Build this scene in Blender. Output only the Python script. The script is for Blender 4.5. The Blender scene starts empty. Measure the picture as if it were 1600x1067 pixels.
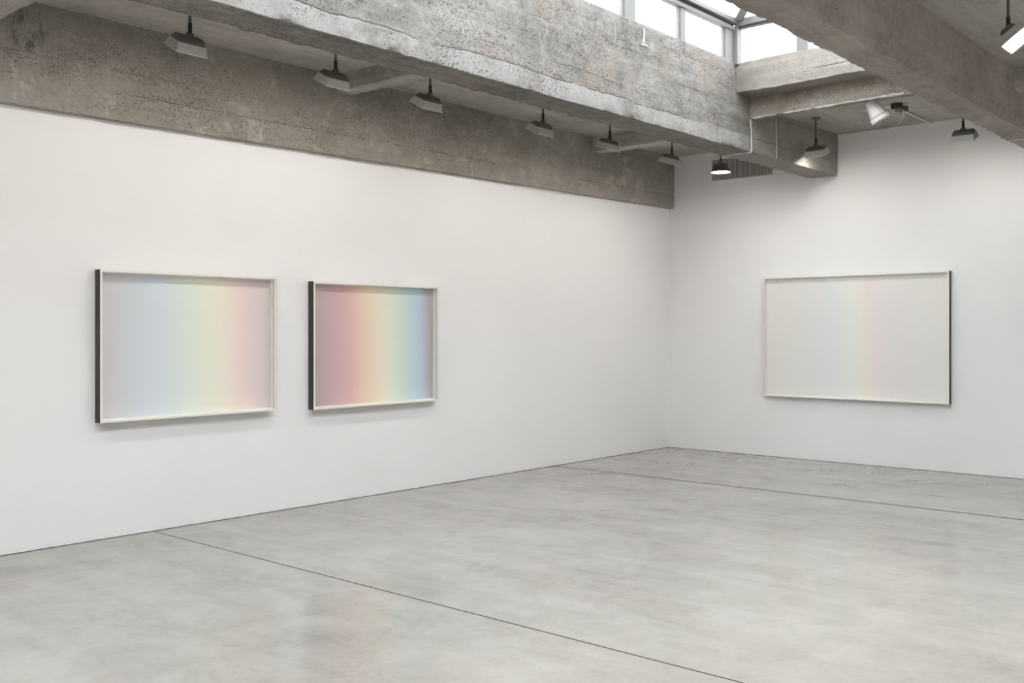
import bpy, bmesh, math, random
from mathutils import Vector, Matrix, noise

random.seed(7)
scn = bpy.context.scene
col = scn.collection
R = math.radians

# ------------------------------------------------------------------ camera, sky, exposure
THETA = 41.2308
cam_data = bpy.data.cameras.new('camera')
cam = bpy.data.objects.new('camera', cam_data); col.objects.link(cam)
cam.location = (-10.955, -6.926, 1.5)
cam.rotation_euler = (R(90), 0, R(THETA - 90))
cam_data.sensor_fit = 'HORIZONTAL'; cam_data.sensor_width = 36
cam_data.lens = 1562.9 / 1600 * 36
cam_data.shift_y = -18.0 / 1600
cam_data.clip_start = .05; cam_data.clip_end = 200
scn.camera = cam

SKY = 4.3          # overcast sky brightness
LAMP = 56.0        # lamp lens brightness
world = bpy.data.worlds.new('overcast_sky'); scn.world = world
world.use_nodes = True
bgn = world.node_tree.nodes['Background']
bgn.inputs['Color'].default_value = (.955, .975, 1, 1)
bgn.inputs['Strength'].default_value = SKY

vs = scn.view_settings
vs.view_transform = 'Standard'; vs.look = 'None'; vs.gamma = 1; vs.use_curve_mapping = False
vs.exposure = 1.03

# skylight portal: guides sky sampling through the roof opening, gives no light of its own
SKX0, SKX1, SKY0, SKY1 = -14.0, -2.344, -4.27, -2.23
SK2 = (-10.40, -8.36)          # unseen second skylight over the other half, added for fill light
for (ya, yb) in ((SKY0, SKY1), SK2):
    pl = bpy.data.lights.new('skylight_portal', 'AREA'); pl.shape = 'RECTANGLE'
    pl.size = SKX1 - SKX0; pl.size_y = yb - ya
    pl.cycles.is_portal = True
    po = bpy.data.objects.new('skylight_portal', pl); col.objects.link(po)
    po.location = ((SKX0 + SKX1) / 2, (ya + yb) / 2, 4.0)

# ------------------------------------------------------------------ node helpers
class NT:
    def __init__(self, name):
        self.m = bpy.data.materials.new(name); self.m.use_nodes = True
        self.t = self.m.node_tree
        self.b = self.t.nodes['Principled BSDF']
        self.out = self.t.nodes['Material Output']
    def n(self, typ, **kw):
        nd = self.t.nodes.new(typ)
        for k, v in kw.items(): setattr(nd, k, v)
        return nd
    def l(self, a, b): self.t.links.new(a, b)
    def coord(self, scale=(1, 1, 1), rot=(0, 0, 0), loc=(0, 0, 0), out='Object'):
        tc = self.n('ShaderNodeTexCoord'); mp = self.n('ShaderNodeMapping')
        mp.inputs['Scale'].default_value = scale; mp.inputs['Rotation'].default_value = rot
        mp.inputs['Location'].default_value = loc
        self.l(tc.outputs[out], mp.inputs['Vector']); return mp.outputs['Vector']
    def noise(self, vec, scale, detail=4, rough=.55, dist=0):
        nd = self.n('ShaderNodeTexNoise'); nd.inputs['Scale'].default_value = scale
        nd.inputs['Detail'].default_value = detail; nd.inputs['Roughness'].default_value = rough
        nd.inputs['Distortion'].default_value = dist
        self.l(vec, nd.inputs['Vector']); return nd.outputs['Fac']
    def voro(self, vec, scale, rand=1):
        nd = self.n('ShaderNodeTexVoronoi'); nd.inputs['Scale'].default_value = scale
        nd.inputs['Randomness'].default_value = rand
        self.l(vec, nd.inputs['Vector']); return nd.outputs['Distance']
    def math(self, op, a, b=None, clamp=False):
        nd = self.n('ShaderNodeMath', operation=op); nd.use_clamp = clamp
        for i, v in enumerate((a, b)):
            if v is None: continue
            if hasattr(v, 'is_linked'): self.l(v, nd.inputs[i])
            else: nd.inputs[i].default_value = v
        return nd.outputs[0]
    def step(self, v, lo, hi, a=0., b=1.):
        nd = self.n('ShaderNodeMapRange'); nd.interpolation_type = 'SMOOTHSTEP'
        self.l(v, nd.inputs['Value'])
        for k, x in zip(('From Min', 'From Max', 'To Min', 'To Max'), (lo, hi, a, b)): nd.inputs[k].default_value = x
        return nd.outputs['Result']
    def mix(self, fac, a, b, mode='MIX'):
        nd = self.n('ShaderNodeMix', data_type='RGBA', blend_type=mode)
        ins = [s for s in nd.inputs]
        f = nd.inputs[0]; A = nd.inputs[6]; B = nd.inputs[7]
        for s, v in ((f, fac), (A, a), (B, b)):
            if hasattr(v, 'is_linked'): self.l(v, s)
            elif isinstance(v, (int, float)): s.default_value = v
            else: s.default_value = (*v, 1)
        return nd.outputs[2]
    def ramp(self, fac, stops, interp='LINEAR'):
        nd = self.n('ShaderNodeValToRGB'); cr = nd.color_ramp; cr.interpolation = interp
        while len(cr.elements) < len(stops): cr.elements.new(.5)
        for e, (p, c) in zip(cr.elements, stops):
            e.position = p; e.color = (*c, 1)
        self.l(fac, nd.inputs['Fac']); return nd.outputs['Color']
    def bump(self, h, strength, dist, prev=None):
        nd = self.n('ShaderNodeBump'); nd.inputs['Strength'].default_value = strength
        nd.inputs['Distance'].default_value = dist
        self.l(h, nd.inputs['Height'])
        if prev is not None: self.l(prev, nd.inputs['Normal'])
        return nd.outputs['Normal']
    def xyz(self, vec):
        nd = self.n('ShaderNodeSeparateXYZ'); self.l(vec, nd.inputs[0]); return nd.outputs

def srgb(r, g, b):
    f = lambda c: (c / 255 / 12.92) if c <= 10 else ((c / 255 + .055) / 1.055) ** 2.4
    return (f(r), f(g), f(b))

def plain(name, c, rough=.5, metal=0, spec=.4):
    m = NT(name); m.b.inputs['Base Color'].default_value = (*c, 1)
    m.b.inputs['Roughness'].default_value = rough; m.b.inputs['Metallic'].default_value = metal
    m.b.inputs['Specular IOR Level'].default_value = spec
    v = m.coord(); f = m.noise(v, 35, 3)
    m.l(m.mix(m.step(f, .3, .7, 0, .12), c, tuple(x * .8 for x in c)), m.b.inputs['Base Color'])
    return m.m

def emit(name, c, s):
    m = NT(name); e = m.n('ShaderNodeEmission'); e.inputs['Color'].default_value = (*c, 1)
    e.inputs['Strength'].default_value = s; m.l(e.outputs[0], m.out.inputs['Surface']); return m.m

def concrete(name, dark, mid, light, along='x', pit=.6, streak=.5, band=None, face=None, seed=0., boards=(), blotch=None, grain=.22, stain=None):
    """board-marked concrete: blotches, streaks along the pour, clusters of air holes"""
    m = NT(name); v = m.coord(loc=(seed, seed * .7, 0))
    big = m.noise(v, .9, 5, .6, .4)
    med = m.noise(v, 4.5, 5, .65)
    fine = m.noise(v, 42, 4, .7)
    st = (.35, 7, 7) if along == 'x' else (7, .35, 7)
    vst = m.coord(scale=st, loc=(seed, 0, seed)); stn = m.noise(vst, 2.2, 5, .62, .15)
    f = m.math('ADD', m.math('MULTIPLY', big, .45), m.math('MULTIPLY', med, .30))
    f = m.math('ADD', f, m.math('MULTIPLY', stn, .25 * streak * 2))
    f = m.math('ADD', f, m.math('MULTIPLY', m.math('SUBTRACT', fine, .5), grain))
    gr2 = m.noise(m.coord(scale=(.7, 1.3, 1.3) if along == 'x' else (1.3, .7, 1.3), loc=(seed, 2, 6)), 15, 5, .7, .3)
    f = m.math('ADD', f, m.math('MULTIPLY', m.math('SUBTRACT', gr2, .5), grain * 1.1))
    c = m.ramp(f, [(.36, dark), (.52, mid), (.68, light)])
    if blotch:                                    # rust / lime stained patches with shapes of their own
        pn = m.noise(m.coord(loc=(seed + 3, 5, 1)), 1.7, 5, .7, .6)
        c = m.mix(m.step(pn, .52, .66, 0, .55), c, blotch)
        pn2 = m.noise(m.coord(loc=(seed + 9, 2, 4)), 2.6, 5, .7, .8)
        c = m.mix(m.step(pn2, .56, .66, 0, .5), c, tuple(min(1, x * 1.45) for x in mid))
    # air holes
    cl = m.step(m.noise(m.coord(scale=(1, 1.8, 1.8) if along == 'x' else (1.8, 1, 1.8), loc=(seed, 9, 2)), 1.5, 5, .65), .46, .60)
    wv = m.n('ShaderNodeVectorMath', operation='ADD'); m.l(v, wv.inputs[0])
    wn = m.n('ShaderNodeTexNoise'); wn.inputs['Scale'].default_value = 30; m.l(v, wn.inputs['Vector'])
    sc = m.n('ShaderNodeVectorMath', operation='SCALE'); m.l(wn.outputs['Color'], sc.inputs[0]); sc.inputs['Scale'].default_value = .03
    m.l(sc.outputs[0], wv.inputs[1])
    p1 = m.step(m.voro(wv.outputs[0], 62), .18, .36, 1, 0)
    p2 = m.step(m.voro(wv.outputs[0], 19), .08, .17, 1, 0)
    sp = m.step(m.noise(v, 7, 3), .48, .6)
    holes = m.math('MULTIPLY', m.math('MAXIMUM', m.math('MULTIPLY', p1, cl), m.math('MULTIPLY', p2, sp)), pit, True)
    px = m.xyz(m.coord())
    line = None
    for (z, amp, w, stg) in boards:               # recessed joints between form boards
        wob = m.math('MULTIPLY', m.math('SUBTRACT', m.noise(m.coord(loc=(z * 3, 0, 0)), 2.4, 8, .78), .5), amp)
        dz = m.math('ABSOLUTE', m.math('SUBTRACT', m.math('ADD', px['Z'], wob), z))
        brk = m.step(m.noise(m.coord(loc=(z * 7, 1, 1)), 2.2, 3), .44, .58)
        ln = m.math('MULTIPLY', m.math('MULTIPLY', m.step(dz, 0, w, 1, 0), brk), stg)
        near = m.math('MULTIPLY', m.math('MULTIPLY', m.step(dz, 0, .09, 1, 0), p1), m.math('MULTIPLY', brk, .9))
        ln = m.math('MAXIMUM', ln, near)
        line = ln if line is None else m.math('MAXIMUM', line, ln)
    if band:                                      # paler rough coat along the lower edge
        z0, wob_amp, lc = band
        wob = m.math('MULTIPLY', m.math('SUBTRACT', m.noise(m.coord(scale=(1, .2, .2)), 1.6, 5, .62), .5), wob_amp)
        zz = m.math('ADD', px['Z'], wob)
        onf = m.math('MULTIPLY', m.step(zz, z0 - .004, z0 + .004, 1, 0), m.step(px['Y'], face - .012, face + .02, 1, 0))
        lc2 = m.mix(m.step(m.math('ADD', m.math('MULTIPLY', med, .6), m.math('MULTIPLY', fine, .4)), .36, .6), tuple(x * .78 for x in lc), lc)
        onf = m.math('MULTIPLY', onf, m.step(px['X'], -2.06, -2.04, 1, 0))
        rag = m.step(m.noise(m.coord(loc=(6, 3, 3)), 2.0, 5, .7), .36, .5, .25, 1)
        c = m.mix(m.math('MULTIPLY', m.math('MULTIPLY', onf, .85), rag), c, lc2)
        c = m.mix(m.step(px['X'], -2.06, -2.04, 0, .6), c, (.33, .308, .28))      # separate pour past the joint, its colour lightened to lift the shade there
        dz = m.math('ABSOLUTE', m.math('SUBTRACT', zz, z0))
        brk = m.step(m.noise(m.coord(loc=(4, 1, 1)), 2.6, 4), .42, .55)
        ck = m.math('MULTIPLY', m.math('MULTIPLY', m.step(dz, .001, .008, .5, 0), brk), m.step(px['Y'], face - .012, face + .02, 1, 0))
        line = ck if line is None else m.math('MAXIMUM', line, ck)
    if stain:                                     # one brushed dark stain
        sx, sz, sr = stain
        dd = m.math('POWER', m.math('MULTIPLY', m.math('SUBTRACT', px['X'], sx), 1.0), 2.0)
        dd = m.math('ADD', dd, m.math('POWER', m.math('SUBTRACT', px['Z'], sz), 2.0))
        sn = m.noise(m.coord(scale=(2.2, 1, 1), loc=(3, 3, 3)), 7, 5, .6, .5)
        c = m.mix(m.math('MULTIPLY', m.step(dd, sr * sr * .2, sr * sr, 1, 0), m.step(sn, .49, .6, 0, .7)), c, tuple(x * .35 for x in dark))
    hl = holes if line is None else m.math('MAXIMUM', holes, line)
    c = m.mix(m.math('MULTIPLY', hl, .72), c, tuple(x * .28 for x in dark))
    m.l(c, m.b.inputs['Base Color'])
    m.b.inputs['Roughness'].default_value = .9; m.b.inputs['Specular IOR Level'].default_value = .2
    h = m.math('ADD', m.math('MULTIPLY', fine, .5), m.math('MULTIPLY', stn, .9))
    nrm = m.bump(h, .5, .012)
    nrm = m.bump(m.math('MULTIPLY', hl, -1.), .8, .012, nrm)
    m.l(nrm, m.b.inputs['Normal'])
    return m.m

# ------------------------------------------------------------------ materials
M = {}
m = NT('white_plaster'); v = m.coord()
f = m.noise(v, .8, 4); g = m.noise(v, 160, 2)
m.l(m.mix(m.step(f, .3, .7), (.855, .85, .845), (.875, .872, .868)), m.b.inputs['Base Color'])
m.b.inputs['Roughness'].default_value = .75; m.b.inputs['Specular IOR Level'].default_value = .2
m.l(m.bump(g, .06, .004), m.b.inputs['Normal']); M['white'] = m.m

m = NT('polished_concrete'); v = m.coord()
big = m.noise(v, .55, 6, .62, .5); med = m.noise(m.coord(loc=(3, 1, 0)), 3.4, 7, .72, .6)
fine = m.noise(v, 28, 4, .7); vs2 = m.coord(scale=(3, .6, 1), rot=(0, 0, R(33))); swp = m.noise(vs2, 1.3, 5, .65, .3)
f = m.math('ADD', m.math('MULTIPLY', big, .4), m.math('MULTIPLY', med, .32))
f = m.math('ADD', f, m.math('MULTIPLY', swp, .28))
f = m.math('ADD', f, m.math('MULTIPLY', m.math('SUBTRACT', fine, .5), .10))
c = m.ramp(f, [(.36, (.218, .202, .181)), (.48, (.306, .288, .263)), (.61, (.366, .350, .324))])
wp = m.step(m.noise(m.coord(loc=(8, 3, 0)), .9, 5, .7, .5), .54, .68, 0, .25)
c = m.mix(wp, c, (.36, .315, .28))
ve = m.n('ShaderNodeTexVoronoi', feature='DISTANCE_TO_EDGE'); ve.inputs['Scale'].default_value = .38
wv = m.n('ShaderNodeVectorMath', operation='ADD'); wn = m.n('ShaderNodeTexNoise'); wn.inputs['Scale'].default_value = 1.1; wn.inputs['Detail'].default_value = 6
m.l(v, wn.inputs['Vector']); m.l(v, wv.inputs[0]); m.l(wn.outputs['Color'], wv.inputs[1]); m.l(wv.outputs[0], ve.inputs['Vector'])
hair = m.math('MULTIPLY', m.step(ve.outputs['Distance'], 0, .012, .15, 0), m.step(m.noise(m.coord(loc=(2, 8, 0)), .8, 3), .5, .62))
c = m.mix(hair, c, (.17, .155, .135))
m.l(c, m.b.inputs['Base Color'])
m.b.inputs['Roughness'].default_value = .15
m.b.inputs['Specular IOR Level'].default_value = .42
M['floor'] = m.m

M['joint'] = plain('joint_filler', (.02, .018, .016), .9)
M['jointpale'] = plain('joint_filler_pale', (.14, .13, .115), .9)
cd, cm, cl_ = (.235, .214, .190), (.345, .320, .290), (.45, .425, .39)
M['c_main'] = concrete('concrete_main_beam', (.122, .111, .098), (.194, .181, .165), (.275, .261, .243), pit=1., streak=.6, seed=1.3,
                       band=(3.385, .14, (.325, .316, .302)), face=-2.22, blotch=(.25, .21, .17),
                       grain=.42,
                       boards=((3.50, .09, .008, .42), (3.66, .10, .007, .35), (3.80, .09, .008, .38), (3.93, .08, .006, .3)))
M['c_left'] = concrete('concrete_wall_beam', cd, cm, cl_, pit=.75, streak=.3, seed=4.1, boards=((3.20, .05, .006, .5), (3.36, .05, .005, .3)), blotch=(.30, .27, .22), stain=(-8.06, 3.50, .17))
M['c_slab'] = concrete('concrete_slab', cd, cm, cl_, pit=.6, streak=.9, seed=7.7)
M['c_right'] = concrete('concrete_right_beam', (.25, .218, .192), (.355, .318, .288), (.45, .41, .378), pit=.55, streak=.35, seed=2.2,
                        boards=((3.36, .05, .008, .45),))
M['c_rib'] = concrete('concrete_rib', (.27, .247, .22), (.39, .365, .333), (.49, .465, .43), along='y', pit=.6, streak=.8, seed=5.2)
M['c_curb'] = concrete('concrete_curb', (.17, .15, .127), (.242, .219, .19), (.31, .286, .254), along='y', pit=.5, streak=.8, seed=8.8,
                       boards=((3.87, .05, .012, .55),))
M['c_member'] = concrete('concrete_cross_member', (.18, .15, .12), (.29, .252, .21), (.42, .385, .345), along='y', pit=.5, streak=.6, seed=3.3, blotch=(.50, .485, .46))
M['plaster'] = plain('lime_plaster', (.60, .59, .57), .9)
M['alu'] = plain('grey_painted_aluminium', (.178, .174, .166), .6)
M['gasket'] = plain('black_gasket', (.05, .05, .05), .7)
m = NT('frosted_pane')
tr = m.n('ShaderNodeBsdfTransparent'); tr.inputs['Color'].default_value = (.93, .95, .96, 1)
tl = m.n('ShaderNodeBsdfTranslucent'); tl.inputs['Color'].default_value = (.9, .92, .93, 1)
mx = m.n('ShaderNodeMixShader'); fz = m.noise(m.coord(), 60, 2)
m.l(m.step(fz, .3, .7, .22, .30), mx.inputs[0]); m.l(tr.outputs[0], mx.inputs[1]); m.l(tl.outputs[0], mx.inputs[2])
m.l(mx.outputs[0], m.out.inputs['Surface']); M['pane'] = m.m
M['steel_dark'] = plain('dark_steel', (.045, .042, .038), .45, .3)
M['hood'] = plain('grey_lamp_hood', (.50, .49, .475), .45, .2)
M['hood_dark'] = plain('dark_lamp_housing', (.12, .115, .108), .5, .2)
M['rod'] = plain('painted_rod', (.13, .125, .115), .5)
M['rim'] = plain('lamp_rim', (.75, .72, .68), .35, .4)
M['lens'] = emit('lit_lens', (1, .948, .905), LAMP)
M['lens_far'] = emit('lit_lens_neutral', (1, .98, .955), LAMP * 4.1)
M['lens_fill'] = emit('fill_lens_opposite', (1, .98, .955), LAMP * 3.3)
M['lens_pend'] = emit('lit_lens_pendant', (1, .975, .95), LAMP * .9)
M['lens_dim'] = emit('lit_lens_dimmed', (1, .965, .93), LAMP * .9)
M['white_enamel'] = plain('white_enamel', (.78, .77, .75), .4)
M['cream'] = plain('cream_painted_wood', (.86, .84, .78), .5)
M['wenge'] = plain('dark_stained_wood', (.040, .030, .024), .45)
M['groove'] = plain('frame_groove', (.33, .29, .25), .7)
M['fin'] = plain('grille_fin_paint', (.62, .61, .585), .6)
M['void'] = plain('dark_duct', (.03, .03, .03), .9)

def art(name, axis, stops, k=1.0, pale=.10):
    m = NT(name); tc = m.n('ShaderNodeTexCoord'); o = m.xyz(tc.outputs['Generated'])
    w = m.noise(m.coord(out='Generated', scale=(1, 1, 1)), 2.2, 3)
    z = m.math('MULTIPLY', m.math('SUBTRACT', o['Z'], .5), .03)
    u = m.math('ADD', m.math('ADD', o[axis], z), m.math('MULTIPLY', m.math('SUBTRACT', w, .5), .03))
    def soft(q):
        r_ = srgb(*q); g_ = sum(r_) / 3; return tuple((x + (g_ - x) * pale) * k for x in r_)
    c = m.ramp(u, [(p, soft(q)) for p, q in stops], 'B_SPLINE')
    g = m.noise(m.coord(out='Object'), 260, 2)
    c = m.mix(m.step(g, .3, .7, 0, .05), c, tuple(.5 for _ in range(3)))
    m.l(c, m.b.inputs['Base Color']); m.b.inputs['Roughness'].default_value = .8
    m.b.inputs['Specular IOR Level'].default_value = .15
    return m.m
A1 = [(0, (196, 193, 193)), (.10, (198, 197, 199)), (.24, (200, 208, 217)), (.36, (205, 214, 218)), (.46, (212, 221, 212)), (.58, (222, 226, 206)),
      (.70, (229, 222, 204)), (.80, (228, 205, 197)), (.88, (219, 200, 200)), (1, (200, 190, 186))]
A2 = [(0, (166, 155, 150)), (.08, (180, 160, 160)), (.18, (200, 162, 168)), (.28, (209, 170, 168)), (.38, (226, 194, 176)), (.48, (230, 210, 184)), (.56, (226, 220, 200)),
      (.66, (210, 222, 203)), (.75, (193, 212, 208)), (.83, (182, 204, 216)), (.90, (180, 193, 211)), (.96, (172, 170, 172)), (1, (168, 163, 160))]
A3 = [(0, (220, 218, 208)), (.25, (219, 217, 211)), (.33, (218, 217, 218)), (.41, (214, 221, 219)), (.49, (224, 226, 214)), (.55, (229, 225, 207)),
      (.61, (231, 214, 207)), (.68, (226, 215, 213)), (.78, (221, 218, 212)), (1, (221, 218, 209))]

# ------------------------------------------------------------------ mesh helpers
def link(name, bm, mats, parent=None, smooth=False, sharp=None):
    me = bpy.data.meshes.new(name); bm.normal_update(); bm.to_mesh(me); bm.free()
    for mt in (mats if isinstance(mats, (list, tuple)) else [mats]): me.materials.append(mt)
    if smooth:
        for p in me.polygons: p.use_smooth = True
        me.set_sharp_from_angle(angle=R(sharp or 35))
    o = bpy.data.objects.new(name, me); col.objects.link(o)
    if parent is not None: o.parent = parent
    return o

def tag(o, label, cat=None, group=None, kind=None):
    o['label'] = label
    if cat: o['category'] = cat
    if group: o['group'] = group
    if kind: o['kind'] = kind
    return o

def empty(name, loc=(0, 0, 0), rot=(0, 0, 0)):
    o = bpy.data.objects.new(name, None); col.objects.link(o); o.location = loc; o.rotation_euler = rot
    o.empty_display_size = .1; return o

def add_box(bm, x0, x1, y0, y1, z0, z1, mi=0, bev=0):
    vs_ = [bm.verts.new((x, y, z)) for x in (x0, x1) for y in (y0, y1) for z in (z0, z1)]
    fs = []
    for q in ((0, 1, 3, 2), (4, 6, 7, 5), (0, 4, 5, 1), (2, 3, 7, 6), (0, 2, 6, 4), (1, 5, 7, 3)):
        f = bm.faces.new([vs_[i] for i in q]); f.material_index = mi; fs.append(f)
    if bev:
        es = list({e for f in fs for e in f.edges}); bmesh.ops.bevel(bm, geom=es, offset=bev, segments=1, affect='EDGES')
    return fs

def box(name, x0, x1, y0, y1, z0, z1, mat, parent=None, bev=0):
    bm = bmesh.new(); add_box(bm, x0, x1, y0, y1, z0, z1, 0, bev); return link(name, bm, mat, parent)

def rough_box(name, x0, x1, y0, y1, z0, z1, mat, parent=None, step=.06, amp=.004, chip=.012, zshift=None):
    """concrete member: a gridded box whose faces undulate and whose arrises are chipped"""
    bm = bmesh.new(); lo = (x0, y0, z0); hi = (x1, y1, z1)
    cnt = [max(1, int(round((hi[i] - lo[i]) / step))) for i in range(3)]
    vd = {}
    def vert(i, j, k):
        key = (i, j, k)
        if key in vd: return vd[key]
        p = Vector([lo[a] + (hi[a] - lo[a]) * key[a] / cnt[a] for a in range(3)])
        ne = sum(1 for a in range(3) if key[a] in (0, cnt[a]))
        d = noise.noise_vector(p * 2.3) * amp + noise.noise_vector(p * 9) * amp * .6
        if ne >= 2:
            n1 = .5 * max(0, noise.noise(p * 3.1 + Vector((5, 1, 2))) + .1) + .9 * max(0, noise.noise(p * 11)) + .5 * max(0, noise.noise(p * 23))
            for a in range(3):
                if key[a] == 0: d[a] += chip * n1
                elif key[a] == cnt[a]: d[a] -= chip * n1
        q = p + d
        if zshift: q.z += zshift(p)
        vd[key] = bm.verts.new(q); return vd[key]
    for a in range(3):
        b, c = (a + 1) % 3, (a + 2) % 3
        for side in (0, cnt[a]):
            for j in range(cnt[b]):
                for k in range(cnt[c]):
                    def g(jj, kk):
                        key = [0, 0, 0]; key[a] = side; key[b] = jj; key[c] = kk; return vert(*key)
                    q = [g(j, k), g(j + 1, k), g(j + 1, k + 1), g(j, k + 1)]
                    if side == 0: q.reverse()
                    bm.faces.new(q)
    return link(name, bm, mat, parent, True, 40)

def add_cyl(bm, p0, p1, r0, r1=None, seg=16, mi=0, caps=True):
    p0 = Vector(p0); p1 = Vector(p1); r1 = r0 if r1 is None else r1
    d = (p1 - p0).normalized(); a = d.orthogonal().normalized(); b = d.cross(a)
    ra = []; rb = []
    for i in range(seg):
        t = 2 * math.pi * i / seg; o = a * math.cos(t) + b * math.sin(t)
        ra.append(bm.verts.new(p0 + o * r0)); rb.append(bm.verts.new(p1 + o * r1))
    for i in range(seg):
        f = bm.faces.new((ra[i], ra[(i + 1) % seg], rb[(i + 1) % seg], rb[i])); f.material_index = mi
    if caps:
        f = bm.faces.new(list(reversed(ra))); f.material_index = mi
        f = bm.faces.new(rb); f.material_index = mi
    return ra, rb

def cyl(name, p0, p1, r0, mat, parent=None, r1=None, seg=16):
    bm = bmesh.new(); add_cyl(bm, p0, p1, r0, r1, seg); return link(name, bm, mat, parent, True, 40)

def tube(name, pts, r, mat, parent=None, seg=8):
    bm = bmesh.new()
    for a, b in zip(pts, pts[1:]): add_cyl(bm, a, b, r, None, seg)
    return link(name, bm, mat, parent, True, 40)

def poly(name, pts, mat, parent=None, thick=0, nrm=None):
    """thin plate from an outline; thick extrudes it along nrm"""
    bm = bmesh.new(); a = [bm.verts.new(p) for p in pts]; bm.faces.new(a)
    if thick:
        n = Vector(nrm).normalized() * thick
        b = [bm.verts.new(Vector(p) + n) for p in pts]; bm.faces.new(list(reversed(b)))
        for i in range(len(a)): bm.faces.new((a[i], b[i], b[(i + 1) % len(a)], a[(i + 1) % len(a)]))
    bmesh.ops.recalc_face_normals(bm, faces=bm.faces[:])
    return link(name, bm, mat, parent)

# ------------------------------------------------------------------ room shell
XN, YN = -17.0, -12.63      # far ends of the gallery behind and beside the camera
YBF, YBB, ZB = -2.23, -1.905, 3.245
YRL, YRR = -4.27, -4.515

fl = box('floor', XN - .2, .2, YN - .2, .2, -.16, -.06, M['joint'])
tag(fl, 'polished grey concrete floor with two saw-cut joints', 'floor', kind='structure')
J = [XN - .2, -11.9, -7.11, -2.345, .2]
for i in range(4):
    a = J[i] + (.006 if i else 0); b = J[i + 1] - (.006 if i < 3 else 0)
    if i == 3: a = J[i] + .0225
    if i == 2: b = J[i + 1] - .0225
    box('floor_slab', a, b, YN - .2, .2, -.06, 0, M['floor'], fl)
box('joint_filler', -2.3675, -2.3225, YN - .2, .2, -.05, -.0006, M['jointpale'], fl)
box('joint_filler', -7.116, -7.104, YN - .2, .2, -.05, -.0012, M['joint'], fl)

# left wall: white lining on a recessed foot, so a thin shadow gap runs along the floor
bm = bmesh.new(); add_box(bm, XN - .2, .2, 0, .2, .005, 3.10); add_box(bm, XN - .2, .2, .015, .2, 0, .005)
tag(link('wall_left', bm, M['white']), 'long white plastered wall with two framed works', 'wall', kind='structure')
bm = bmesh.new(); add_box(bm, 0, .2, YN, 0, .004, 3.97); add_box(bm, .012, .2, YN, 0, 0, .004)
tag(link('wall_back', bm, M['white']), 'white end wall with one wide pale framed work and a vent grille', 'wall', kind='structure')
tag(box('wall_right', XN, 0, YN - .2, YN, 0, 3.97, M['white']), 'white wall on the far side of the gallery', 'wall', kind='structure')
tag(box('wall_front', XN - .2, XN, YN, 0, 0, 3.97, M['white']), 'white wall behind the viewpoint', 'wall', kind='structure')

ce = rough_box('ceiling', XN, .2, YBB - .02, .2, 3.705, 3.97, M['c_slab'], None, .14, .006, 0)
tag(ce, 'rough grey cast concrete ceiling with deep beams and ribs', 'ceiling', kind='structure')
rough_box('slab', -2.0, .2, YRL - .02, YBF + .02, 3.715, 3.97, M['c_slab'], ce, .12, .006, 0)
rough_box('slab', XN, SKX0, YRL - .02, YBF + .02, 3.715, 3.97, M['c_slab'], ce, .3, .006, 0)
rough_box('slab', XN, .2, -8.13, YRR + .02, 3.73, 3.97, M['c_slab'], ce, .14, .006, 0)
rough_box('slab', XN, .2, YN, -10.70, 3.705, 3.97, M['c_slab'], ce, .3, .006, 0)
rough_box('slab', SKX1 + .2, .2, SK2[0] - .02, SK2[1] + .02, 3.715, 3.97, M['c_slab'], ce, .3, .006, 0)
rough_box('slab', XN, SKX0, SK2[0] - .02, SK2[1] + .02, 3.715, 3.97, M['c_slab'], ce, .3, .006, 0)
rough_box('beam', XN, .1, SK2[1], SK2[1] + .245, 3.25, 4.055, M['c_right'], ce, .15, .006, .016)
rough_box('beam', XN, .1, SK2[0] - .325, SK2[0], 3.245, 4.055, M['c_right'], ce, .15, .006, .016)
rough_box('skylight_curb', SKX1, SKX1 + .3, SK2[0] - .02, SK2[1] + .02, 3.7, 4.055, M['c_curb'], ce, .15, .006, .018)  # unseen curb of the added fill skylight
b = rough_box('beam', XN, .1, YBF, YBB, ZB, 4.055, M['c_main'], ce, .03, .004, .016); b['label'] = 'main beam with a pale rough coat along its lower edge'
b = rough_box('beam', XN, .1, YRR, YRL, 3.25, 4.055, M['c_right'], ce, .035, .004, .014); b['label'] = 'smooth grey-brown beam beside the skylight'
wb = rough_box('wall_beam', XN, .1, -.076, .12, 3.0, 3.75, M['c_left'], ce, .05, .004, .010,
               zshift=lambda p: (.05 * (p.x + 8.2) / 8.2 - .002) if p.z < 3.1 else 0)
wb['label'] = 'concrete beam running above the white wall'
rough_box('rib', -5.445, -5.27, YBB - .05, -.05, 3.56, 3.75, M['c_rib'], ce, .06, .005, .014)
rough_box('rib', -1.745, -1.545, YBB - .05, -.05, 3.54, 3.75, M['c_rib'], ce, .06, .005, .014)
rough_box('rib', -8.46, -8.262, YBB - .05, -.05, 3.515, 3.75, M['c_rib'], ce, .06, .005, .010)
rough_box('rib', -1.69, -1.50, -8.15, YRR + .03, 3.56, 3.78, M['c_rib'], ce, .08, .005, .012)
rough_box('rib', -5.6, -5.4, -8.15, YRR + .03, 3.56, 3.78, M['c_rib'], ce, .12, .005, .012)
b = rough_box('skylight_curb', -2.344, -1.9, YRL - .02, YBF + .02, 3.765, 4.055, M['c_curb'], ce, .05, .006, .018); b['label'] = 'pale sunlit curb at the end of the skylight'
b = rough_box('cross_member', -2.063, -1.965, YRL - .02, YBF + .02, 3.568, 3.80, M['c_member'], ce, .05, .005, .014); b['label'] = 'brown stained cross member under the skylight curb'

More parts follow.
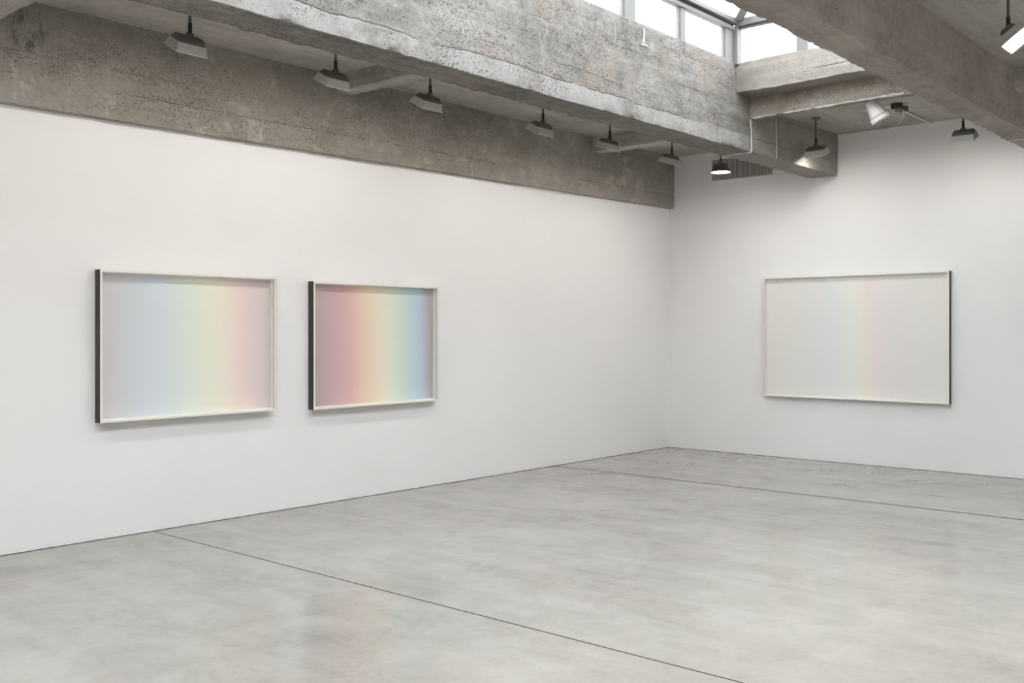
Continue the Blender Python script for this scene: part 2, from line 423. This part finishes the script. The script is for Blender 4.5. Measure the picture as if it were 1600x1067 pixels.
# old lime plaster seams and drips on the concrete
def seam(pts, w, parent, face):
    """ragged raised plaster ridge along a polyline; face = outward normal"""
    bm = bmesh.new(); n = Vector(face)
    P = []
    for a, b_ in zip(pts, pts[1:]):
        a = Vector(a); b_ = Vector(b_); k = max(2, int((b_ - a).length / .03))
        P += [a.lerp(b_, i / k) for i in range(k)]
    P.append(Vector(pts[-1])); prev = None
    for i, p in enumerate(P):
        d = (P[min(i + 1, len(P) - 1)] - P[max(i - 1, 0)]).normalized(); s = d.cross(n).normalized()
        ww = w * (.55 + .9 * random.random()); c = p + s * (random.random() - .5) * w * .5
        ring = [bm.verts.new(c - s * ww - n * .012), bm.verts.new(c - s * ww * .5 + n * .006), bm.verts.new(c + s * ww * .5 + n * .006), bm.verts.new(c + s * ww - n * .012)]
        if prev:
            for j in range(3): bm.faces.new((prev[j], prev[j + 1], ring[j + 1], ring[j]))
        prev = ring
    bmesh.ops.recalc_face_normals(bm, faces=bm.faces[:])
    return link('plaster_seam', bm, M['plaster'], parent, True, 60)
fy = YBF - .004
seam([(-2.066, fy, 3.56), (-2.05, fy, 3.42), (-2.038, fy, 3.25)], .004, ce, (0, -1, 0))
seam([(-2.04, YBF, ZB - .003), (-2.03, -1.93, ZB - .003)], .005, ce, (0, 0, -1))
seam([(-1.52, fy, 3.66), (-1.506, fy, 3.25)], .0025, ce, (0, -1, 0))
seam([(-2.067, -2.26, 3.568), (-2.067, -2.50, 3.572)], .010, ce, (-1, 0, 0))
seam([(-2.067, -2.58, 3.573), (-2.067, -2.86, 3.574)], .009, ce, (-1, 0, 0))
seam([(-2.067, -2.90, 3.575), (-2.067, -3.72, 3.585)], .010, ce, (-1, 0, 0))
seam([(-3.92, fy, 4.03), (-3.922, fy, 3.90)], .005, ce, (0, -1, 0))
seam([(-3.98, fy, 3.885), (-3.87, fy, 3.885)], .009, ce, (0, -1, 0))
seam([(-1.0, YRL - .01, 3.246), (-1.0, YRR + .05, 3.246)], .004, ce, (0, 0, -1))
seam([(-.01, YBF - .02, 3.712), (-.01, -4.2, 3.712)], .006, ce, (-1, 0, 0))

# ------------------------------------------------------------------ skylight
def skylight(name, SKY0, SKY1, label):
    win = empty(name, (0, 0, 0)); tag(win, label, 'skylight', kind='structure')
    ZC, ZH, ZR = 4.05, 4.43, 4.80
    YM = (SKY0 + SKY1) / 2; HIP = 1.02
    posts = [-2.455 - .823 * i for i in range(0, 15)]
    X0 = posts[-1] - .05
    for side in (0, 1):
        yo = SKY1 if side == 0 else SKY0          # plane of the glass
        s = 1 if side == 0 else -1                # outward
        for i, px_ in enumerate(posts):
            w = .072 if i == 0 else (.042 if i % 2 else .080)
            box('post', px_ - w, px_ + w, min(yo + s * .012, yo + s * .06), max(yo + s * .012, yo + s * .06), ZC - .04, ZH - .03, M['alu'], win, .004)
            box('post_stop', px_ - w - .022, px_ - w, min(yo + s * .022, yo + s * .055), max(yo + s * .022, yo + s * .055), ZC - .04, ZH - .03, M['alu'], win)
        for i, (a, b_) in enumerate(zip(posts[1:], posts)):
            box('pane', a + .03, b_ - .03, yo + s * .044 - .004, yo + s * .044 + .004, ZC - .03, ZH - .03, M['pane'], win)
        for (z0, z1, d) in ((ZH - .075, ZH - .035, .03), (ZH - .012, ZH + .03, .0)):
            box('head_rail', X0, SKX1, min(yo - s * .035 + s * d, yo + s * .06), max(yo - s * .035 + s * d, yo + s * .06), z0, z1, M['alu'], win, .004)
        box('gasket', X0, SKX1 - .02, min(yo + s * .012, yo + s * .05), max(yo + s * .012, yo + s * .05), ZH - .036, ZH - .011, M['gasket'], win)
        box('sill', X0, SKX1, min(yo + s * .004, yo + s * .06), max(yo + s * .004, yo + s * .06), ZC - .02, ZC + .012, M['alu'], win)
        # sloping roof glazing
        rise = (ZR - ZH) / HIP
        for i, px_ in enumerate(posts[1:-1]):
            t = min(1, max(.25, (SKX1 - px_) / HIP))
            y1 = yo - s * HIP * t; z1 = ZH + .03 + rise * HIP * t
            for (w, dz0, dz1) in ((.038, -.03, .035),):
                bm = bmesh.new()
                vv = [bm.verts.new((px_ + sx * w, yy, zz + dz)) for sx in (-1, 1) for (yy, zz) in ((yo, ZH + .03), (y1, z1)) for dz in (dz0, dz1)]
                for q in ((0, 1, 3, 2), (4, 6, 7, 5), (0, 4, 5, 1), (2, 3, 7, 6), (0, 2, 6, 4), (1, 5, 7, 3)): bm.faces.new([vv[k] for k in q])
                bmesh.ops.recalc_face_normals(bm, faces=bm.faces[:]); link('rafter', bm, M['alu'], win)
        edges = posts[1:]
        for a, b_ in zip(edges[1:], edges):
            ta = min(1, (SKX1 - a) / HIP); tb = min(1, (SKX1 - b_) / HIP)
            pts = [(a, yo, ZH + .04), (b_, yo, ZH + .04), (b_, yo - s * HIP * tb, ZH + .04 + rise * HIP * tb), (a, yo - s * HIP * ta, ZH + .04 + rise * HIP * ta)]
            if ta == 1 and tb < 1: pts.insert(3, (SKX1 - HIP, yo - s * HIP, ZH + .04 + rise * HIP))
            poly('pane', pts, M['pane'], win, .008, (0, 0, 1))
        tb = (SKX1 - edges[0]) / HIP
        poly('pane', [(edges[0], yo, ZH + .04), (SKX1, yo, ZH + .04), (edges[0], yo - s * HIP * tb, ZH + .04 + rise * HIP * tb)], M['pane'], win, .008, (0, 0, 1))
        # hip
        bm = bmesh.new(); add_box(bm, -.04, .04, 0, math.hypot(HIP * math.sqrt(2), ZR - ZH), -.03, .035)
        d = Vector((-HIP, -s * HIP, ZR - ZH)).normalized(); x_ = d.cross(Vector((0, 0, 1))).normalized(); z_ = x_.cross(d)
        mt = Matrix((x_, d, z_)).transposed().to_4x4(); mt.translation = (SKX1 - .02, yo - s * .02, ZH + .02)
        bm.transform(mt); bmesh.ops.recalc_face_normals(bm, faces=bm.faces[:]); link('hip_rafter', bm, M['alu'], win)
    box('ridge', X0, SKX1 - HIP, YM - .05, YM + .05, ZR - .01, ZR + .07, M['alu'], win)
    # glazed end above the curb
    for y in (SKY1 - .67, SKY0 + .67):
        box('post', SKX1 + .010, SKX1 + .06, y - .043, y + .043, ZC - .02, ZH - .03, M['alu'], win, .004)
        box('post_stop', SKX1 + .012, SKX1 + .05, y + .043, y + .062, ZC - .02, ZH - .03, M['alu'], win)
    box('post', SKX1 - .03, SKX1 + .06, SKY1 - .03, SKY1 + .06, ZC - .02, ZH - .03, M['alu'], win, .004)
    box('post', SKX1 - .03, SKX1 + .06, SKY0 - .05, SKY0 + .035, ZC - .02, ZH - .03, M['alu'], win, .004)
    for a, b_ in ((SKY1 - .03, SKY1 - .64), (SKY1 - .70, SKY0 + .70), (SKY0 + .64, SKY0 + .03)):
        box('pane', SKX1 + .040, SKX1 + .048, b_, a, ZC - .01, ZH - .03, M['pane'], win)
    box('head_rail', SKX1 - .035, SKX1 + .06, SKY0, SKY1, ZH - .04, ZH + .03, M['alu'], win, .004)
    box('gasket', SKX1 - .01, SKX1 + .05, SKY0, SKY1, ZH - .055, ZH - .04, M['gasket'], win)
    poly('pane', [(SKX1, SKY1, ZH + .04), (SKX1, SKY0, ZH + .04), (SKX1 - HIP, YM, ZR + .04)], M['pane'], win, .008, (0, 0, 1))
    # closed metal gable at the hidden end of the skylight
    poly('end_panel', [(X0, SKY1 + .05, ZC - .05), (X0, SKY0 - .05, ZC - .05), (X0, SKY0 - .05, ZH), (X0, YM, ZR + .05), (X0, SKY1 + .05, ZH)], M['alu'], win, .03, (-1, 0, 0))
    box('end_flashing', SKX0 - .1, X0 + .02, SKY0 - .05, SKY1 + .05, ZC - .09, ZC - .03, M['alu'], win)
skylight('window_1', SKY0, SKY1, 'hipped skylight of white frosted panes in grey metal frames above the beams')
skylight('fill_skylight', SK2[0], SK2[1], 'unseen skylight added over the other half of the gallery for fill light')  # out of view, added to raise the bounced daylight in the room

# ------------------------------------------------------------------ framed works
def framed(name, width, height, depth, loc, rotz, artmat, label):
    """local x along the wall, local -y out of the wall, z up; origin at the bottom centre on the wall"""
    t = empty(name, loc, (0, 0, rotz)); tag(t, label, 'framed art')
    w = width / 2; lip = .016
    def rail(nm, x0, x1, z0, z1, dark):
        bm = bmesh.new(); fs = add_box(bm, x0, x1, -depth, 0, z0, z1)
        bm.normal_update()
        for f in bm.faces:
            n = f.normal
            f.material_index = 1 if n.dot(Vector(dark)) > .9 else 0
        return link(nm, bm, [M['cream'], M['wenge']], t)
    rail('side_rail', -w, -w + lip, 0, height, (-1, 0, 0)); rail('side_rail', w - lip, w, 0, height, (1, 0, 0))
    rail('top_rail', -w + lip, w - lip, height - lip, height, (0, 0, 1)); rail('bottom_rail', -w + lip, w - lip, 0, lip, (0, 0, -1))
    # dark stained cheeks cover the outer sides
    box('outer_cheek', -w - .0025, -w, -depth + .001, 0, 0, height, M['wenge'], t)
    box('outer_cheek', w, w + .0025, -depth + .001, 0, 0, height, M['wenge'], t)
    box('outer_cheek', -w, w, -depth + .001, 0, height, height + .0015, M['cream'], t)
    # slim groove inside the lip and the spacer round the sheet
    g0, g1 = -depth + .004, -depth + .008
    for s in (-1, 1):
        a, b_ = sorted((s * (w - lip), s * (w - lip - .0015)))
        box('glazing_groove', a, b_, g0, g1, lip, height - lip, M['groove'], t)
        a, b_ = sorted((s * (w - lip), s * (w - lip - .006)))
        box('spacer', a, b_, -depth + .030, -.010, lip, height - lip, M['cream'], t)
    box('spacer', -w + lip + .006, w - lip - .006, -depth + .030, -.010, lip, lip + .006, M['cream'], t)
    box('spacer', -w + lip + .006, w - lip - .006, -depth + .030, -.010, height - lip - .006, height - lip, M['cream'], t)
    box('backing_board', -w + lip, w - lip, -.010, -.002, lip, height - lip, M['cream'], t)
    sh = box('colour_sheet', -w + lip + .006, w - lip - .006, -.016, -.010, lip + .006, height - lip - .006, artmat, t)
    return t
framed('framed_artwork', 1.488, 1.090, .070, ((-7.553 - 6.065) / 2, 0, .840), 0, art('sheet_blue_to_pink', 'X', A1, 1.14),
       'framed pale spectrum sheet fading from grey-blue through green to pink')
framed('framed_artwork', 1.478, 1.092, .070, ((-5.684 - 4.206) / 2, 0, .822), 0, art('sheet_rose_to_blue', 'X', A2, 1.14),
       'framed stronger spectrum sheet fading from rose through cream to blue')
framed('framed_artwork', 2.114, 1.403, .060, (0, (-1.351 - 3.465) / 2, .718), R(-90), art('sheet_off_white', 'X', A3, 1.17, .38),
       'wide framed off-white sheet with a faint rainbow band, on the end wall')

# ------------------------------------------------------------------ hooded lamps
def hood_mesh(L, W):
    """open flared skirt in lamp space: x length, y across (wall side +), z up; opening at z=0"""
    bm = bmesh.new(); rings = []
    for (z, il, iw) in ((0, 0, 0), (.054, .006, .023), (.056, .010, .028)):
        rings.append([bm.verts.new((sx * (L / 2 - il), sy * (W / 2 - iw), z)) for sx, sy in ((-1, -1), (1, -1), (1, 1), (-1, 1))])
    inner = [bm.verts.new((sx * (L / 2 - .004), sy * (W / 2 - .004), .001)) for sx, sy in ((-1, -1), (1, -1), (1, 1), (-1, 1))]
    inner2 = [bm.verts.new((sx * (L / 2 - .012), sy * (W / 2 - .026), .050)) for sx, sy in ((-1, -1), (1, -1), (1, 1), (-1, 1))]
    for a, b_ in zip(rings, rings[1:]):
        for i in range(4): bm.faces.new((a[i], a[(i + 1) % 4], b_[(i + 1) % 4], b_[i]))
    for i in range(4):
        bm.faces.new((inner[i], inner[(i + 1) % 4], rings[0][(i + 1) % 4], rings[0][i]))
        bm.faces.new((inner2[i], inner2[(i + 1) % 4], inner[(i + 1) % 4], inner[i]))
    bm.faces.new(rings[-1]); bm.faces.new(inner2)
    bmesh.ops.recalc_face_normals(bm, faces=bm.faces[:]); return bm
def housing_mesh(L, W):
    bm = bmesh.new(); rings = []
    for (z, il, iw) in ((.056, .012, .030), (.080, .016, .042), (.092, .026, .058)):
        rings.append([bm.verts.new((sx * (L / 2 - il), sy * (W / 2 - iw), z)) for sx, sy in ((-1, -1), (1, -1), (1, 1), (-1, 1))])
    for a, b_ in zip(rings, rings[1:]):
        for i in range(4): bm.faces.new((a[i], a[(i + 1) % 4], b_[(i + 1) % 4], b_[i]))
    bm.faces.new(rings[-1]); bm.faces.new(list(reversed(rings[0])))
    bmesh.ops.recalc_face_normals(bm, faces=bm.faces[:]); return bm
LL, LW = .212, .167
def hooded_lamp(front, rotz, tilt, ztop, label, group, lens='lens'):
    """front = midpoint of the low front edge of the opening (world); opening looks along local +y and down"""
    front = Vector(front); rz = Matrix.Rotation(rotz, 4, 'Z')
    cz = rz @ Vector((0, math.cos(tilt) * LW / 2, math.sin(tilt) * LW / 2))
    c = front + cz
    t = empty('hooded_lamp', (c.x, c.y, c.z), (0, 0, rotz)); tag(t, label, 'ceiling lamp', group)
    tm = Matrix.Rotation(tilt, 4, 'X')
    def part(nm, bm, mt, sm=False):
        bm.transform(tm); return link(nm, bm, mt, t, sm, 40)
    part('hood', hood_mesh(LL, LW), M['hood'])
    part('housing', housing_mesh(LL, LW), M['hood_dark'])
    bm = bmesh.new(); add_box(bm, -LL / 2 + .014, LL / 2 - .014, -LW / 2 + .028, LW / 2 - .028, .030, .034); part('lens', bm, M[lens])
    bm = bmesh.new()
    for (x0, x1, y0, y1) in ((-LL / 2 - .003, LL / 2 + .003, -LW / 2 - .004, -LW / 2), (-LL / 2 - .003, LL / 2 + .003, LW / 2, LW / 2 + .004),
                             (-LL / 2 - .004, -LL / 2, -LW / 2, LW / 2), (LL / 2, LL / 2 + .004, -LW / 2, LW / 2)):
        add_box(bm, x0, x1, y0, y1, -.003, .003)
    part('rim', bm, M['rim'])
    bm = bmesh.new(); add_cyl(bm, (-.02, 0, .10), (.02, 0, .10), .014); part('swivel', bm, M['hood_dark'], True)
    top = tm @ Vector((0, 0, .10))
    cyl('sleeve', (0, top.y, top.z), (0, top.y, top.z + .075), .013, M['steel_dark'], t)
    cyl('stem', (0, top.y, top.z + .07), (0, top.y, ztop - c.z - .01), .0095, M['rod'], t)
    cyl('canopy', (0, top.y, ztop - c.z - .018), (0, top.y, ztop - c.z + .01), .045, M['rod'], t)
    return t

G = 'hooded lamps along the white wall'
YF = -1.25
rows = [(-7.541, 3.236, 30, 'grey hooded lamp above the gradient sheet that fades from grey-blue to pink'),
        (-6.375, 3.236, 28, 'grey hooded lamp just short of the first concrete rib between wall beam and main beam'),
        (-5.430, 3.234, 28, 'grey hooded lamp under the first concrete rib, above the rose to blue sheet'),
        (-4.020, 3.240, 26, 'grey hooded lamp hanging midway between the two concrete ribs'),
        (-2.975, 3.246, 19, 'grey hooded lamp with a glowing lens edge, before the second concrete rib'),
        (-1.850, 3.243, 19, 'grey hooded lamp in front of the corner where the wall beam ends')]
for (x, z, tl_, lab) in rows:
    hooded_lamp((x, YF, z), 0, R(tl_), 3.71, lab, G)
G2 = 'hooded lamps facing the end wall'
hooded_lamp((-1.05, -2.43, 3.302), R(-90), R(22), 3.715, 'grey hooded lamp on a long stem beside the main beam end', G2, 'lens_dim')
hooded_lamp((-1.05, -3.895, 3.277), R(-90), R(24), 3.715, 'grey hooded lamp in front of the end wall beside the smooth beam', G2, 'lens_dim')
for x in (-5.56, -6.9, -8.3, -9.7, -11.1):      # the rows go on beyond the frame
    hooded_lamp((x, -5.10, 3.281), R(180), R(36), 3.73, 'hooded lamp of the neighbouring bay, in line with the brightly lit one', 'lamps of the neighbouring bay', 'lens_far')
for x in (-8.98, -10.1, -11.25, -12.4, -13.5):
    hooded_lamp((x, YF, 3.238), 0, R(30), 3.71, 'hooded lamp of the white wall row, behind the viewpoint', 'wall row lamps behind the viewpoint')
for i in range(12):  # row added out of view so the opposite wall bounces fill light
    hooded_lamp((-14 + i * 1.14, YN + 1.25, 3.238), R(180), R(28), 3.71, 'unseen hooded fill lamp added before the white wall on the far side', 'added fill lamps along the opposite wall', 'lens_fill')
hooded_lamp((-4.10, -5.10, 3.281), R(180), R(36), 3.73, 'brightly lit hooded lamp beyond the smooth grey-brown beam', 'lamps of the neighbouring bay', 'lens_far')

# round lit pendant before the vent grille
t = empty('pendant_lamp', (-.99, -1.30, 3.262)); tag(t, 'lit round pendant lamp hanging before the vent grille', 'ceiling lamp')
bm = bmesh.new(); prof = [(.112, 0), (.106, .012), (.090, .050), (.086, .054), (.086, .090), (.060, .098), (.022, .100)]
rings = []
for (r_, z) in prof: rings.append([bm.verts.new((r_ * math.cos(2 * math.pi * i / 28), r_ * math.sin(2 * math.pi * i / 28), z)) for i in range(28)])
for a, b_ in zip(rings, rings[1:]):
    for i in range(28): bm.faces.new((a[i], a[(i + 1) % 28], b_[(i + 1) % 28], b_[i]))
bm.faces.new(rings[-1]); link('shade', bm, M['hood_dark'], t, True, 30)
cyl('lens', (0, 0, .002), (0, 0, .006), .092, M['lens_pend'], t, seg=28)
cyl('sleeve', (0, 0, .10), (0, 0, .16), .014, M['rod'], t); cyl('stem', (0, 0, .155), (0, 0, 3.70 - 3.262), .008, M['rod'], t)
cyl('canopy', (0, 0, .425), (0, 0, .455), .045, M['rod'], t)

# white spotlight under the cross member
t = empty('spotlight', (-1.88, -3.40, 3.50)); tag(t, 'white can spotlight tilted below the stained cross member', 'spotlight')
ax = Vector((.25, -.42, -.87)).normalized(); cpt = Vector((0, 0, 0))
bm = bmesh.new(); add_cyl(bm, cpt - ax * .10, cpt + ax * .045, .050, .078, 24); link('can', bm, M['white_enamel'], t, True, 40)
bm = bmesh.new(); add_cyl(bm, cpt + ax * .052, cpt + ax * .092, .088, .088, 24); link('front_ring', bm, M['white_enamel'], t, True, 40)
cyl('ring_gap', cpt + ax * .044, cpt + ax * .053, .070, M['hood_dark'], t, seg=24)
cyl('lamp_face', cpt + ax * .090, cpt + ax * .093, .070, M['hood'], t, seg=24)
q = cpt - ax * .06
tube('bracket', [q + Vector((0, .06, 0)), q + Vector((0, .06, .12)), q + Vector((0, 0, .13)), (q.x, q.y, .225)], .008, M['white_enamel'], t)
cyl('canopy', (q.x, q.y, .20), (q.x, q.y, .225), .04, M['white_enamel'], t)

# open junction box with loose wires, and the pipe that leaves it
t = empty('junction_box', (-1.05, -3.31, 3.715)); tag(t, 'open electrical box with dangling white wires on the ceiling', 'electrical box')
box('case', -.10, .10, -.05, .05, -.055, .012, M['steel_dark'], t, .004)
box('mounting_strip', -.05, -.02, -.10, .36, -.022, .010, M['white_enamel'], t)
for (x, y, dz, s) in ((-.06, .03, .10, .01), (.02, -.03, .13, -.012), (.05, .035, .06, .02)):
    tube('wire', [(x, y, -.05), (x + s, y + s * .6, -.05 - dz * .4), (x + s * .5, y - s, -.05 - dz * .8), (x + s * 1.8, y - s * 3, -.05 - dz)], .004, M['white_enamel'], t, 6)
o = tube('conduit', [(-.96, -3.257, 3.703), (-.45, -3.255, 3.703), (0, -3.252, 3.703)], .009, M['white_enamel'])
tag(o, 'thin pale conduit running along the ceiling to the end wall', 'conduit')

# vent grille high on the end wall
t = empty('vent_grille', (0, -1.033, 3.343)); tag(t, 'grey vent grille of narrow upright fins high on the end wall', 'vent')
gw, gh = .408, .257
box('duct_backing', -.004, .0, -gw, gw, 0, gh, M['void'], t)
for (a, b_, c_, d_) in ((-gw - .03, gw + .03, -.03, 0), (-gw - .03, gw + .03, gh, gh + .03)):
    box('frame_rail', -.012, 0, a, b_, c_, d_, M['white'], t)
for s in (-1, 1):
    a, b_ = sorted((s * gw, s * (gw + .03))); box('frame_rail', -.012, 0, a, b_, 0, gh, M['white'], t)
fm = None
for i in range(44):
    y = -gw + .012 + i * (2 * gw - .024) / 43
    if fm is None:
        fo = box('fin', -.008, -.003, -.0045, .0045, .001, gh - .001, M['fin'], t); fm = fo.data
    else:
        fo = bpy.data.objects.new('fin', fm); col.objects.link(fo); fo.parent = t
    fo.location = (0, y, 0)
